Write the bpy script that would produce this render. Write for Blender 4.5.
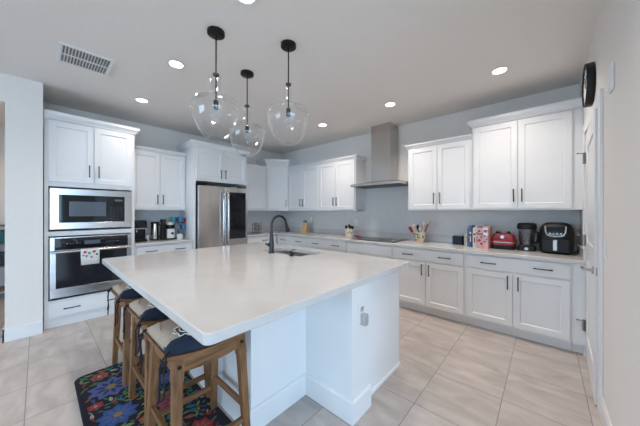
import bpy, bmesh, math, random
from mathutils import Vector, Matrix
random.seed(7)
PI = math.pi
for o in list(bpy.data.objects): bpy.data.objects.remove(o)
S = bpy.context.scene
COL = S.collection

# ---------------------------------------------------------------- camera
cam = bpy.data.cameras.new('camera'); co = bpy.data.objects.new('camera', cam); COL.objects.link(co)
co.location = (4.9256, -4.0369, 1.3613)
co.rotation_euler = (PI/2, -0.0012, 0.7292)
cam.sensor_width = 36; cam.lens = 251.9/640*36
cam.shift_y = -(213-212.12)/640
cam.clip_start = .02
S.camera = co
S.view_settings.view_transform = 'Standard'; S.view_settings.look = 'None'
S.view_settings.gamma = 1; S.view_settings.use_curve_mapping = False
S.view_settings.exposure = 0.40

# ---------------------------------------------------------------- world and daylight
W = bpy.data.worlds.new('sky'); S.world = W; W.use_nodes = True
bg = W.node_tree.nodes['Background']; bg.inputs[0].default_value = (.51, .735, 1, 1); bg.inputs[1].default_value = 7.9
def portal(loc, rot, sx, sy):
    l = bpy.data.lights.new('window_portal', 'AREA'); l.shape = 'RECTANGLE'; l.size = sx; l.size_y = sy
    l.cycles.is_portal = True
    o = bpy.data.objects.new('window_portal', l); COL.objects.link(o); o.location = loc; o.rotation_euler = rot
portal((9.12, -5.9, 1.3), (0, PI/2, 0), 2.5, 4.8)
portal((2.6, -9.13, 1.55), (-PI/2, 0, 0), 3.0, 1.7)
LAMP_W = 6.2           # each ceiling downlight
LAMP_C = (1, .90, .82)

# ---------------------------------------------------------------- materials
def mat(name, col, rough=.5, metal=0, **k):
    m = bpy.data.materials.new(name); m.use_nodes = True
    b = m.node_tree.nodes['Principled BSDF']
    b.inputs['Base Color'].default_value = (*col, 1); b.inputs['Roughness'].default_value = rough
    b.inputs['Metallic'].default_value = metal
    for kk, v in k.items(): b.inputs[kk.replace('_', ' ')].default_value = v
    return m
def nodes(m): return m.node_tree.nodes, m.node_tree.links, m.node_tree.nodes['Principled BSDF']
def noisy(m, c1, c2, scale=5, detail=3, stretch=(1, 1, 1), bump=0, lo=.35, hi=.65, dist=0):
    N, L, b = nodes(m)
    tc = N.new('ShaderNodeTexCoord'); mp = N.new('ShaderNodeMapping'); mp.inputs['Scale'].default_value = stretch
    n = N.new('ShaderNodeTexNoise'); n.inputs['Scale'].default_value = scale; n.inputs['Detail'].default_value = detail
    n.inputs['Distortion'].default_value = dist
    r = N.new('ShaderNodeValToRGB'); r.color_ramp.elements[0].position = lo; r.color_ramp.elements[1].position = hi
    r.color_ramp.elements[0].color = (*c1, 1); r.color_ramp.elements[1].color = (*c2, 1)
    L.new(tc.outputs['Object'], mp.inputs[0]); L.new(mp.outputs[0], n.inputs['Vector']); L.new(n.outputs[0], r.inputs[0])
    L.new(r.outputs[0], b.inputs['Base Color'])
    if bump:
        bp = N.new('ShaderNodeBump'); bp.inputs['Strength'].default_value = bump; bp.inputs['Distance'].default_value = .002
        L.new(n.outputs[0], bp.inputs['Height']); L.new(bp.outputs[0], b.inputs['Normal'])
    return m
M = {}
M['wall'] = noisy(mat('wall_paint', (.6,)*3, .8), (.80, .76, .715), (.82, .78, .735), 60, 2, bump=.15)
M['ceil'] = noisy(mat('ceiling_paint', (.6,)*3, .9), (.83, .79, .75), (.85, .81, .77), 50, 2, bump=.2)
M['splash'] = noisy(mat('grey_backsplash', (.4,)*3, .45), (.67, .66, .65), (.695, .685, .675), 8, 2)
M['trim'] = mat('white_trim', (.80, .80, .80), .4)
M['cab'] = noisy(mat('white_cabinet_paint', (.8,)*3, .38), (.80, .80, .80), (.82, .82, .82), 3, 2)
M['black'] = mat('black_metal', (.018, .017, .017), .4, .6)
M['plastic'] = mat('black_plastic', (.008, .008, .009), .42, Specular_IOR_Level=.3)
M['dark'] = mat('dark_gap', (.02, .02, .02), .8)
M['glassblack'] = mat('black_glass', (.008, .009, .012), .04)
M['mwin'] = mat('oven_window_glass', (.018, .02, .026), .05)
M['mdoor'] = mat('microwave_window', (.10, .12, .15), .12)
M['red'] = mat('red_plastic', (.30, .010, .014), .3)
M['cream'] = mat('cream_ceramic', (.68, .60, .46), .35)
M['white'] = mat('white_plastic', (.8, .8, .79), .35)
M['blue'] = mat('blue_glaze', (.03, .17, .36), .3)
M['teal'] = mat('teal_glaze', (.03, .25, .30), .3)
M['burg'] = mat('burgundy_glaze', (.22, .02, .03), .3)
M['chrome'] = mat('brushed_nickel', (.45, .43, .41), .28, 1)
M['hinge'] = mat('dull_hinge_metal', (.30, .28, .26), .45, 1)
M['gun'] = mat('gunmetal', (.055, .055, .06), .36, 1)
M['silver'] = mat('silver_plastic', (.55, .55, .56), .3, .6)
M['slatshade'] = mat('slat_shadow', (.24, .24, .24), .9)  # vent backing: shade between the slats put into its grey
def steel(name, base, vert=True, rough=.26):
    m = mat(name, base, rough, 1); N, L, b = nodes(m)
    tc = N.new('ShaderNodeTexCoord'); mp = N.new('ShaderNodeMapping'); mp.inputs['Scale'].default_value = (90, 90, .6) if vert else (.6, .6, 120)
    n = N.new('ShaderNodeTexNoise'); n.inputs['Scale'].default_value = 3; n.inputs['Detail'].default_value = 1
    r = N.new('ShaderNodeMapRange'); r.inputs['To Min'].default_value = rough-.02; r.inputs['To Max'].default_value = rough+.02
    L.new(tc.outputs['Object'], mp.inputs[0]); L.new(mp.outputs[0], n.inputs['Vector']); L.new(n.outputs[0], r.inputs[0]); L.new(r.outputs[0], b.inputs['Roughness'])
    return m
M['steel'] = steel('stainless_steel', (.52, .50, .48))
M['steelh'] = steel('stainless_steel_horizontal', (.60, .59, .585), False, .22)
M['sink'] = steel('sink_steel', (.52, .52, .52), False, .33)
M['quartz'] = noisy(mat('white_quartz', (.7,)*3, .12), (.615, .595, .575), (.645, .625, .605), 6, 6)
# glass for windows: mostly clear with a Fresnel reflection
def clear(name, tint=(.97, .98, .98), ior=1.45, rough=.01, gain=1.0):
    m = bpy.data.materials.new(name); m.use_nodes = True; N = m.node_tree.nodes; L = m.node_tree.links
    N.remove(N['Principled BSDF']); out = N['Material Output']
    t = N.new('ShaderNodeBsdfTransparent'); t.inputs[0].default_value = (*tint, 1)
    g = N.new('ShaderNodeBsdfGlossy'); g.inputs['Roughness'].default_value = rough; g.inputs[0].default_value = (1, 1, 1, 1)
    lw = N.new('ShaderNodeLayerWeight'); lw.inputs[0].default_value = .5
    pw = N.new('ShaderNodeMath'); pw.operation = 'POWER'; pw.inputs[1].default_value = 2.6; L.new(lw.outputs['Facing'], pw.inputs[0])
    mu = N.new('ShaderNodeMath'); mu.operation = 'MULTIPLY_ADD'; mu.inputs[1].default_value = .75*gain; mu.inputs[2].default_value = .06*gain; mu.use_clamp = True
    mx = N.new('ShaderNodeMixShader'); L.new(pw.outputs[0], mu.inputs[0]); L.new(mu.outputs[0], mx.inputs[0])
    L.new(t.outputs[0], mx.inputs[1]); L.new(g.outputs[0], mx.inputs[2]); L.new(mx.outputs[0], out.inputs[0])
    return m
M['pane'] = clear('window_glass')
M['glass'] = clear('pendant_glass', (.96, .965, .965), 1.5, .05, 1.0)
M['jar'] = clear('smoky_glass', (.80, .82, .84), 1.45, .03, 1.2)
def emit(name, col, s):
    m = mat(name, (1, 1, 1), .5); b = m.node_tree.nodes['Principled BSDF']
    b.inputs['Emission Color'].default_value = (*col, 1); b.inputs['Emission Strength'].default_value = s; return m
M['lamp'] = emit('lamp_diffuser', (1, .96, .90), 9)
M['bulb'] = emit('bulb_glow', (1, .95, .88), 1.6)
def wood(name, c1, c2, c3, sc=(30, 30, 2.2)):
    m = mat(name, c1, .5); N, L, b = nodes(m)
    tc = N.new('ShaderNodeTexCoord'); mp = N.new('ShaderNodeMapping'); mp.inputs['Scale'].default_value = sc
    n = N.new('ShaderNodeTexNoise'); n.inputs['Scale'].default_value = 2.2; n.inputs['Detail'].default_value = 6; n.inputs['Distortion'].default_value = .8
    r = N.new('ShaderNodeValToRGB'); e = r.color_ramp.elements; e[0].position = .25; e[1].position = .75
    e[0].color = (*c1, 1); e[1].color = (*c3, 1); x = e.new(.5); x.color = (*c2, 1)
    L.new(tc.outputs['Object'], mp.inputs[0]); L.new(mp.outputs[0], n.inputs['Vector']); L.new(n.outputs[0], r.inputs[0]); L.new(r.outputs[0], b.inputs['Base Color'])
    return m
WC = ((.085, .037, .013), (.21, .098, .038), (.31, .160, .068))
M['wood'] = wood('stool_wood', *WC)
M['woodx'] = wood('stool_wood_across', *WC, sc=(2.2, 30, 30))
M['woody'] = wood('stool_wood_along', *WC, sc=(30, 2.2, 30))
M['lightwood'] = wood('bamboo_wood', (.42, .27, .13), (.52, .35, .18), (.60, .42, .24))
M['darkwood'] = wood('dark_wood', (.10, .05, .03), (.15, .08, .05), (.2, .11, .07))
# square floor tiles, 46 cm, thin darker joints
m = mat('porcelain_floor_tile', (.5,)*3, .32); N, L, b = nodes(m); T = .461
tc = N.new('ShaderNodeTexCoord'); mp = N.new('ShaderNodeMapping')
mp.inputs['Location'].default_value = (-(4.232 % T)+T*20, (1.790 % T)+T*30, 0)
L.new(tc.outputs['Object'], mp.inputs[0])
br = N.new('ShaderNodeTexBrick'); br.offset = 0; br.squash = 1
for k, v in (('Scale', 1), ('Mortar Size', .0030), ('Mortar Smooth', .1), ('Bias', 0), ('Brick Width', T), ('Row Height', T)): br.inputs[k].default_value = v
br.inputs['Color1'].default_value = (.36, .36, .36, 1); br.inputs['Color2'].default_value = (.64, .64, .64, 1); br.inputs['Mortar'].default_value = (.5, .5, .5, 1)
L.new(mp.outputs[0], br.inputs['Vector'])
ad = N.new('ShaderNodeVectorMath'); ad.operation = 'MULTIPLY_ADD'; ad.inputs[1].default_value = (9, 9, 9)
L.new(br.outputs['Color'], ad.inputs[0]); L.new(mp.outputs[0], ad.inputs[2])
st = N.new('ShaderNodeMapping'); st.inputs['Rotation'].default_value = (0, 0, .5); st.inputs['Scale'].default_value = (1, 2.6, 1); L.new(ad.outputs[0], st.inputs[0])
n1 = N.new('ShaderNodeTexNoise'); n1.inputs['Scale'].default_value = 3.2; n1.inputs['Detail'].default_value = 7; n1.inputs['Distortion'].default_value = .6; L.new(st.outputs[0], n1.inputs['Vector'])
r1 = N.new('ShaderNodeValToRGB'); r1.color_ramp.elements[0].position = .3; r1.color_ramp.elements[1].position = .72
r1.color_ramp.elements[0].color = (.42, .365, .33, 1); r1.color_ramp.elements[1].color = (.62, .555, .51, 1); L.new(n1.outputs[0], r1.inputs[0])
mx = N.new('ShaderNodeMix'); mx.data_type = 'RGBA'; L.new(br.outputs['Fac'], mx.inputs[0]); L.new(r1.outputs[0], mx.inputs[6]); mx.inputs[7].default_value = (.27, .24, .22, 1)
L.new(mx.outputs[2], b.inputs['Base Color']); M['tile'] = m
M['patio'] = noisy(mat('patio_concrete', (.4,)*3, .8), (.34, .31, .28), (.42, .39, .36), 3)
M['hedge'] = noisy(mat('hedge_green', (.1,)*3, .9), (.03, .07, .02), (.10, .16, .06), 14, 5)
PAL = dict(r_black=(.010, .010, .018), r_navy=(.035, .05, .13), r_peri=(.13, .16, .42), r_blue=(.05, .13, .38), r_teal=(.04, .20, .24), r_green=(.10, .24, .07), r_lime=(.22, .36, .12),
           r_red=(.38, .04, .05), r_coral=(.45, .13, .08), r_pink=(.40, .10, .20), r_gold=(.45, .26, .06), r_pale=(.50, .50, .38), beige=(.46, .37, .29), tan=(.33, .25, .19), navy=(.015, .025, .05), brown=(.10, .075, .07), tw=(.75, .73, .70), tr=(.5, .03, .06), tg=(.05, .3, .15))
for k, c in PAL.items():
    if k[:2] == 'r_' and k != 'r_black': c = tuple(x*.72 for x in c)
    M[k] = noisy(mat('textile_'+k, c, .9), tuple(x*.85 for x in c), tuple(x*1.12 for x in c), 120, 2, bump=.3)
M['book1'] = mat('book_grey', (.50, .53, .50), .6); M['book2'] = mat('book_blue', (.05, .13, .40), .5); M['book3'] = mat('book_slate', (.13, .18, .22), .5)
M['book4'] = mat('book_white', (.7, .68, .64), .6); M['book5'] = mat('book_darkred', (.25, .03, .04), .5); M['book6'] = mat('book_pink', (.72, .40, .38), .5); M['page'] = mat('book_pages', (.62, .58, .50), .8)

# ---------------------------------------------------------------- mesh builder
class B:
    def __init__(s): s.bm = bmesh.new(); s.mi = 0; s.T = Matrix()
    def v(s, p): return s.bm.verts.new(s.T @ Vector(p))
    def f(s, vs, smooth=False):
        try: f = s.bm.faces.new(vs)
        except ValueError: return
        f.material_index = s.mi; f.smooth = smooth; return f
    def box(s, x0, x1, y0, y1, z0, z1):
        vs = [s.v((x, y, z)) for z in (z0, z1) for x, y in ((x0, y0), (x1, y0), (x1, y1), (x0, y1))]
        for q in ((3, 2, 1, 0), (4, 5, 6, 7), (0, 1, 5, 4), (1, 2, 6, 5), (2, 3, 7, 6), (3, 0, 4, 7)): s.f([vs[i] for i in q])
        return s
    def loft(s, rings, cap=True, smooth=False, closed=True):
        R = [[s.v(p) for p in r] for r in rings]; n = len(R[0])
        for a, b2 in zip(R, R[1:]):
            for i in range(n if closed else n-1): s.f([a[i], a[(i+1) % n], b2[(i+1) % n], b2[i]], smooth)
        if cap: s.f(R[0][::-1]); s.f(R[-1])
        return s
    def prism(s, pts, z0, z1): return s.loft([[(x, y, z0) for x, y in pts], [(x, y, z1) for x, y in pts]])
    def lathe(s, prof, c=(0, 0, 0), n=24, cap=True, sx=1, sy=1):
        return s.loft([[(c[0]+r*sx*math.cos(2*PI*i/n), c[1]+r*sy*math.sin(2*PI*i/n), c[2]+z) for i in range(n)] for r, z in prof], cap, True)
    def tube(s, pts, r, n=8, cap=True, sq=None):
        P = [Vector(p) for p in pts]; rr = r if isinstance(r, (list, tuple)) else [r]*len(P); rings = []; prev = None
        for i, p in enumerate(P):
            d = (P[min(i+1, len(P)-1)]-P[max(i-1, 0)]).normalized()
            if prev is None: u = d.orthogonal().normalized() if abs(d.z) < .99 else Vector((1, 0, 0))
            else: u = prev
            u = (u-d*u.dot(d)).normalized(); w = d.cross(u); prev = u
            rings.append([p+(u*math.cos(2*PI*k/n)+w*math.sin(2*PI*k/n))*rr[i] for k in range(n)])
        return s.loft(rings, cap, True)
    def bar(s, p, q, a, b2=None, a1=None, b1=None, up=(0, 0, 1)):   # square bar from p to q, size a x b, tapering to a1 x b1
        b2 = b2 or a; a1 = a1 or a; b1 = b1 or b2
        p = Vector(p); q = Vector(q); d = (q-p).normalized(); upv = Vector(up)
        if abs(d.dot(upv)) > .9: upv = Vector((0, 1, 0))
        u = d.cross(upv).normalized(); w = u.cross(d)
        R = lambda c, A, C: [c-u*A/2-w*C/2, c+u*A/2-w*C/2, c+u*A/2+w*C/2, c-u*A/2+w*C/2]
        return s.loft([R(p, a, b2), R(q, a1, b1)])
    def sphere(s, c, r, n=12, m=8, sz=1):
        return s.lathe([(max(r*math.sin(PI*i/m), 1e-4), -r*sz*math.cos(PI*i/m)) for i in range(m+1)], c, n)
    def sweep(s, path, prof, cyc=False):      # horizontal path (x,y), closed profile (out, z); outside is right of travel
        P = [Vector((*p, 0)) for p in path]; n = len(P); mit = []
        for i in range(n):
            d0 = (P[i]-P[i-1]).normalized() if (i or cyc) else None; d1 = (P[(i+1) % n]-P[i]).normalized() if (i < n-1 or cyc) else None
            if d0 is None: d0 = d1
            if d1 is None: d1 = d0
            n0 = Vector((d0.y, -d0.x, 0)); n1 = Vector((d1.y, -d1.x, 0)); m_ = (n0+n1).normalized(); mit.append(m_/max(m_.dot(n0), .2))
        R = [[P[i]+mit[i]*o_+Vector((0, 0, z)) for o_, z in prof] for i in range(n)]
        if cyc: R.append(R[0])
        return s.loft(R, not cyc)
def inv(o):
    m_ = Matrix.LocRotScale(o.location, o.rotation_euler, None)
    if o.parent: m_ = Matrix.LocRotScale(o.parent.location, o.parent.rotation_euler, None) @ m_
    return m_
def obj(name, b, mats, parent=None, world=False, bevel=0, seg=2, angle=35):
    me = bpy.data.meshes.new(name)
    bmesh.ops.recalc_face_normals(b.bm, faces=b.bm.faces)
    if parent and world: b.bm.transform(inv(parent).inverted())
    b.bm.to_mesh(me); b.bm.free()
    for m_ in (mats if isinstance(mats, (list, tuple)) else [mats]): me.materials.append(M[m_] if isinstance(m_, str) else m_)
    o = bpy.data.objects.new(name, me); COL.objects.link(o); o.parent = parent
    if any(p.use_smooth for p in me.polygons): me.set_sharp_from_angle(angle=math.radians(angle+10))
    if bevel:
        md = o.modifiers.new('bevel', 'BEVEL'); md.width = bevel; md.segments = seg; md.limit_method = 'ANGLE'; md.angle_limit = math.radians(angle)
        md.harden_normals = False
    return o
def tag(o, label, cat, group=None):
    o['label'] = label; o['category'] = cat
    if group: o['group'] = group
    return o
def thing(name, label, cat, loc=(0, 0, 0), rz=0, group=None):
    o = bpy.data.objects.new(name, None); o.empty_display_size = .05; COL.objects.link(o); o.location = loc; o.rotation_euler = (0, 0, rz)
    return tag(o, label, cat, group)
def struct(name, b, m_, **k):
    o = obj(name, b, m_, **k); o['kind'] = 'structure'; return o
def solo(name, b, m_, loc, label, cat, group=None, rz=0, **k):
    o = obj(name, b, m_, **k); o.location = loc; o.rotation_euler = (0, 0, rz); return tag(o, label, cat, group)
def dup(root, loc, rz=0, label=None):
    r = root.copy(); COL.objects.link(r); r.location = loc; r.rotation_euler = (0, 0, rz)
    if label: r['label'] = label
    def rec(src, dst):
        for ch in list(src.children):
            c = ch.copy(); COL.objects.link(c); c.parent = dst; rec(ch, c)
    rec(root, r); return r
def rrect(x0, x1, y0, y1, r, k=5):
    out = []
    for cx, cy, a0 in ((x1-r, y1-r, 0), (x0+r, y1-r, PI/2), (x0+r, y0+r, PI), (x1-r, y0+r, 1.5*PI)):
        for i in range(k): a = a0+PI/2*i/(k-1); out.append((cx+r*math.cos(a), cy+r*math.sin(a)))
    return out

# ---------------------------------------------------------------- the setting
XR, ZC = 5.215, 2.804
struct('floor', B().box(-1.9, 5.4, -9.1, .12, -.1, 0).box(5.4, 9.15, -9.1, -2.52, -.1, 0), 'tile')
struct('ceiling', B().box(-1.9, 5.4, -9.1, .12, ZC, ZC+.1).box(5.4, 9.15, -9.1, -2.52, ZC, ZC+.1), 'ceil')
struct('wall_back', B().box(-.12, XR+.12, 0, .12, 0, ZC), 'wall')
struct('wall_left', B().box(-.12, 0, -4.0, 0, 0, ZC), 'wall')
struct('wall_partition', B().box(-.12, .72, -4.268, -4.0, 0, ZC).box(.58, .72, -5.2, -4.268, 2.51, ZC).box(.58, .72, -9, -5.2, 0, ZC), 'wall')
struct('wall_hall', B().box(-1.9, -1.8, -5.3, -4.0, 0, ZC).box(-1.9, -.12, -4.12, -4.0, 0, ZC).box(-1.9, .58, -5.32, -5.2, 0, ZC), 'wall')
b = B(); b.box(XR, XR+.14, -.60, 0, 0, ZC); b.box(XR, XR+.14, -1.45, -.60, 2.10, ZC); b.box(XR, XR+.14, -2.66, -1.45, 0, ZC)
b.box(XR+.14, 9.0, -2.66, -2.52, 0, ZC); b.box(XR+.13, XR+.18, -1.5, -.55, 0, 2.15)
struct('wall_right', b, 'wall')
b = B(); b.box(.58, 1.1, -9.12, -9, 0, ZC); b.box(4.1, 9.14, -9.12, -9, 0, ZC); b.box(1.1, 4.1, -9.12, -9, 0, .7); b.box(1.1, 4.1, -9.12, -9, 2.4, ZC)
struct('wall_front', b, 'wall')
# tall windows of the adjoining living area
b = B()
b.box(9.0, 9.14, -9, -8.3, 0, ZC); b.box(9.0, 9.14, -8.3, -2.52, 2.55, ZC); b.box(9.0, 9.14, -8.3, -2.52, 0, .05); b.box(9.0, 9.14, -3.44, -2.52, .05, 2.55)
struct('wall_window', b, 'wall'); b = B()
for y in (-8.3, -7.1, -5.9, -4.7, -3.50): b.box(9.03, 9.09, y, y+.06, .05, 2.55)
b.box(9.03, 9.09, -8.24, -3.44, 2.49, 2.55); b.box(9.03, 9.09, -8.24, -3.44, .05, .11)
w1 = struct('window_1', b, 'trim'); obj('glass_pane', B().box(9.06, 9.066, -8.24, -3.50, .11, 2.49), 'pane', w1)
b = B()
for x in (1.1, 2.08, 3.06, 4.04): b.box(x, x+.06, -9.1, -9.03, .7, 2.4)
b.box(1.1, 4.1, -9.1, -9.03, .7, .76); b.box(1.1, 4.1, -9.1, -9.03, 2.34, 2.4)
w2 = struct('window_fill', b, 'trim'); obj('glass_pane', B().box(1.16, 4.04, -9.07, -9.064, .76, 2.34), 'pane', w2)  # unseen window, added to light the back wall from the front
struct('patio', B().box(9.16, 18, -14, 4, -.15, -.05).box(-2, 9.16, -14, -9.13, -.15, -.05), 'patio')
# painted backsplash field, thin
b = B(); b.box(.012, 2.447, -.012, 0, .914, 1.39); b.box(2.447, 3.385, -.012, 0, .914, 1.80); b.box(3.385, XR, -.012, 0, .914, 1.39); struct('trim_backsplash_back', b, 'splash')
struct('trim_backsplash_left', B().box(0, .012, -1.36, 0, .914, 1.39).box(0, .012, -3.13, -2.35, .914, 1.39), 'splash')
BP = [(0, 0), (.016, 0), (.016, .115), (.008, .14), (0, .14)]
def baseboard(name, path): return struct(name, B().sweep(path, BP), 'trim', bevel=.002)
baseboard('baseboard_right', [(XR, -1.545), (XR, -2.66)])
struct('baseboard_left', B().box(.72, .737, -4.285, -4.0, 0, .14).box(.60, .737, -4.285, -4.268, 0, .14), 'trim', bevel=.003)
struct('baseboard_hall', B().box(-1.8, -1.785, -5.2, -4.12, 0, .14), 'trim', bevel=.003)
# pantry door in the right wall: casing, leaf a little ajar
b = B()
for y0, y1 in ((-1.54, -1.45), (-.60, -.51)): b.box(XR-.018, XR, y0, y1, 0, 2.10)
b.box(XR-.018, XR, -1.54, -.51, 2.10, 2.19)
b.box(XR, XR+.13, -1.455, -1.435, 0, 2.10); b.box(XR, XR+.13, -.615, -.595, 0, 2.10)
struct('trim_1', b, 'trim', bevel=.004)
d = bpy.data.objects.new('door_1', None); COL.objects.link(d); d['kind'] = 'structure'; d.location = (XR-.004, -.62, 0); d.rotation_euler = (0, 0, -.032)
def doorleaf(w, h):     # local: from hinge (y=0) to y=-w, room face at x=0, back at x=.035
    b = B(); z0 = .012
    ys = [-w, -w+.12, -.12, 0]; zs = [z0, .24, .95, 1.10, h-.14, h]
    b.box(.010, .035, -w, 0, z0, h)
    b.box(0, .010, -w, -w+.12, z0, h); b.box(0, .010, -.12, 0, z0, h)
    for a, c in ((z0, .24), (.95, 1.10), (h-.14, h)): b.box(0, .010, -w+.12, -.12, a, c)
    for a, c in ((.28, .91), (1.14, h-.18)): b.loft([[(.010, -w+.15, a), (.010, -.15, a), (.010, -.15, c), (.010, -w+.15, c)], [(.002, -w+.18, a+.03), (.002, -.18, a+.03), (.002, -.18, c-.03), (.002, -w+.18, c-.03)]])
    return b
obj('leaf', doorleaf(.81, 2.092), 'trim', d, bevel=.002)
for z in (.30, 1.10, 1.87):
    b = B(); b.box(-.003, .001, -.030, -.0, z-.05, z+.05); b.tube([(-.012, .004, z-.052), (-.012, .004, z+.052)], .010, 8)
    b.tube([(-.010, .0, z+.045), (-.055, -.02, z+.048)], .004, 6); b.sphere((-.056, -.02, z+.048), .008, 8, 6); obj('hinge', b, 'hinge', d)
b = B(); b.lathe([(.001, 0), (.027, 0), (.027, .008), (.010, .012), (.010, .055), (.001, .055)], n=16)
b.bm.transform(Matrix.Translation((0, -.745, .945)) @ Matrix.Rotation(-PI/2, 4, 'Y'))
b.tube([(-.050, -.745, .945), (-.055, -.72, .945), (-.052, -.63, .942)], [.011, .010, .007], 8); obj('lever_handle', b, 'chrome', d)
obj('latch_plate', B().box(.006, .030, -.8125, -.809, .915, .975), 'chrome', d)

# ---------------------------------------------------------------- cabinets
def shaker(w, h, rail=.058, t=.020):          # front face at y=-t, back y=0, x 0..w, z 0..h
    b = B(); r = min(rail, h*.3)
    O = [(0, 0), (w, 0), (w, h), (0, h)]; I = [(r, r), (w-r, r), (w-r, h-r), (r, h-r)]; J = [(r+.008, r+.008), (w-r-.008, r+.008), (w-r-.008, h-r-.008), (r+.008, h-r-.008)]
    R = [[b.v((x, 0, z)) for x, z in O], [b.v((x, -t, z)) for x, z in O], [b.v((x, -t, z)) for x, z in I], [b.v((x, -t+.010, z)) for x, z in J]]
    for a, c in zip(R, R[1:]):
        for i in range(4): b.f([a[i], a[(i+1) % 4], c[(i+1) % 4], c[i]])
    b.f(R[0]); b.f(R[3]); return b
def slab(w, h, t=.020): return B().box(0, w, -t, 0, 0, h)
def pull(vert=True, L=.15):
    b = B(); a = L/2
    if vert:
        b.bar((0, -.032, -a), (0, -.032, a), .010, .010)
        for z in (-a+.015, a-.015): b.bar((0, 0, z), (0, -.032, z), .009, .009)
    else:
        b.bar((-a, -.032, 0), (a, -.032, 0), .010, .010)
        for x in (-a+.015, a-.015): b.bar((x, 0, 0), (x, -.032, 0), .009, .009)
    return b
def door(p, x0, x1, z0, z1, hx=None, hz=None, name='door'):
    d = obj(name, shaker(x1-x0, z1-z0), 'cab', p, bevel=.0015); d.location = (x0, 0, z0)
    if hx is not None:
        h = obj('handle', pull(), 'black', d, bevel=.0015); h.location = (hx-x0, -.020, hz-z0)
def drawer(p, x0, x1, z0, z1, hs=()):
    d = obj('drawer', slab(x1-x0, z1-z0), 'cab', p, bevel=.003); d.location = (x0, 0, z0)
    for hx in hs:
        h = obj('handle', pull(False), 'black', d, bevel=.0015); h.location = (hx-x0, -.020, (z1-z0)/2)
CROWN = [(0, 0), (.012, .004), (.020, .022), (.045, .050), (.048, .056), (.052, .088), (0, .088)]
SMALL = [(0, 0), (.010, .003), (.030, .034), (.040, .038), (.042, .058), (0, .058)]
def base_unit(name, label, loc, rz, w, hs, falsefront=False, group='white base cabinets', d=.594):
    t = thing(name, label, 'cabinet', loc, rz, group)
    b = B(); b.box(0, w, 0, d, .105, .876); obj('body', b, 'cab', t, bevel=.001)
    obj('toe_kick', B().box(0, w, .07, .09, 0, .105), 'cab', t)
    drawer(t, .018, w-.018, .715, .858, hs)
    m_ = w/2
    door(t, .018, m_-.003, .125, .695, m_-.045, .60); door(t, m_+.003, w-.018, .125, .695, m_+.045, .60)
    return t
def upper_unit(name, label, loc, rz, w, h, d=.32, one=False, side=None, group='white upper cabinets', crown=SMALL, ret=(0, 0), hs=True, lip=0):
    t = thing(name, label, 'cabinet', loc, rz, group)
    obj('body', B().box(0, w, 0, d, 0, h), 'cab', t, bevel=.001)
    top = h-.015
    if one: door(t, .018, w-.018, .02, top, (.018+.03) if side == 'L' else (w-.05), .17)
    else:
        m_ = w/2; door(t, .018, m_-.003, .02, top, m_-.038, .17); door(t, m_+.003, w-.018, .02, top, m_+.038, .17)
    path = []
    if ret[0]: path.append((0, d))
    path += [(0, -.0), (w, -.0)]
    if ret[1]: path.append((w, d))
    cr = B().sweep(path, [(o_, z+h) for o_, z in crown]); obj('crown', cr, 'cab', t)
    return t
ZU = 1.388
# back wall, left to right
base_unit('base_cabinet', 'white base cabinet in the back corner, left of the one below the knife block', (.64, -.608, 0), 0, .915, (.23, .685))
base_unit('base_cabinet', 'white base cabinet between the corner and the cooktop cabinet, pale crock above it', (1.555, -.608, 0), 0, .925, (.23, .695))
base_unit('cooktop_cabinet', 'white base cabinet under the black cooktop, plain drawer front without pulls', (2.48, -.608, 0), 0, .81, ())
base_unit('base_cabinet', 'white base cabinet right of the cooktop, below the bright utensil pot', (3.29, -.608, 0), 0, .92, (.225, .695))
base_unit('base_cabinet', 'white base cabinet at the right end beside the pantry door, below the air fryer', (4.21, -.608, 0), 0, .915, (.235, .70))
b = B(); b.box(5.126, XR-.002, -.606, -.56, .105, .875); b.box(5.126, XR-.002, -.538, -.52, 0, .105)
solo('filler_panel', b, 'cab', (0, 0, 0), 'narrow white filler strip between the last base cabinet and right wall', 'panel')
# left wall base run in the corner
t = thing('corner_base_cabinet', 'white base cabinet beside the fridge in the left back corner', 'cabinet', (.608, -1.355, 0), PI/2)
obj('body', B().box(0, 1.345, 0, .60, .105, .875), 'cab', t, bevel=.001); obj('toe_kick', B().box(0, .70, .07, .09, 0, .105), 'cab', t)
drawer(t, .018, .71, .715, .858, (.42,)); door(t, .018, .71, .125, .695, .66, .60)
# uppers
upper_unit('upper_cabinet', 'white two-door upper cabinet next to the corner cabinet, above the knife block', (.667, -.322, ZU), 0, .903, .915)
upper_unit('upper_cabinet', 'white two-door upper cabinet with exposed side left of the range hood', (1.572, -.322, ZU), 0, .875, .915, ret=(0, 1))
upper_unit('upper_cabinet', 'shorter white two-door upper cabinet right of the range hood', (3.387, -.322, ZU), 0, .836, .915, ret=(1, 0))
upper_unit('tall_upper_cabinet', 'tall white two-door upper cabinet above the air fryer at right wall', (4.227, -.322, ZU), 0, .925, 1.05, crown=CROWN, ret=(1, 0))
b = B(); b.box(5.153, XR-.002, -.320, -.28, ZU, ZU+1.05); b.sweep([(5.153, -.322), (XR-.001, -.322)], [(o_, z+ZU+1.05) for o_, z in CROWN])
solo('filler_panel', b, 'cab', (0, 0, 0), 'narrow white filler strip between the tall upper cabinet and right wall', 'panel')
upper_unit('upper_cabinet', 'narrow white upper cabinet between the fridge surround and corner cabinet', (.322, -1.354, ZU), PI/2, .684, .915, one=True, side='L')
upper_unit('upper_cabinet', 'white two-door upper cabinet above the coffee nook', (.322, -3.128, ZU), PI/2, .776, .915)
base_unit('base_cabinet', 'white base cabinet under the coffee nook counter', (.608, -3.128, 0), PI/2, .776, (.195, .585))
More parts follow.
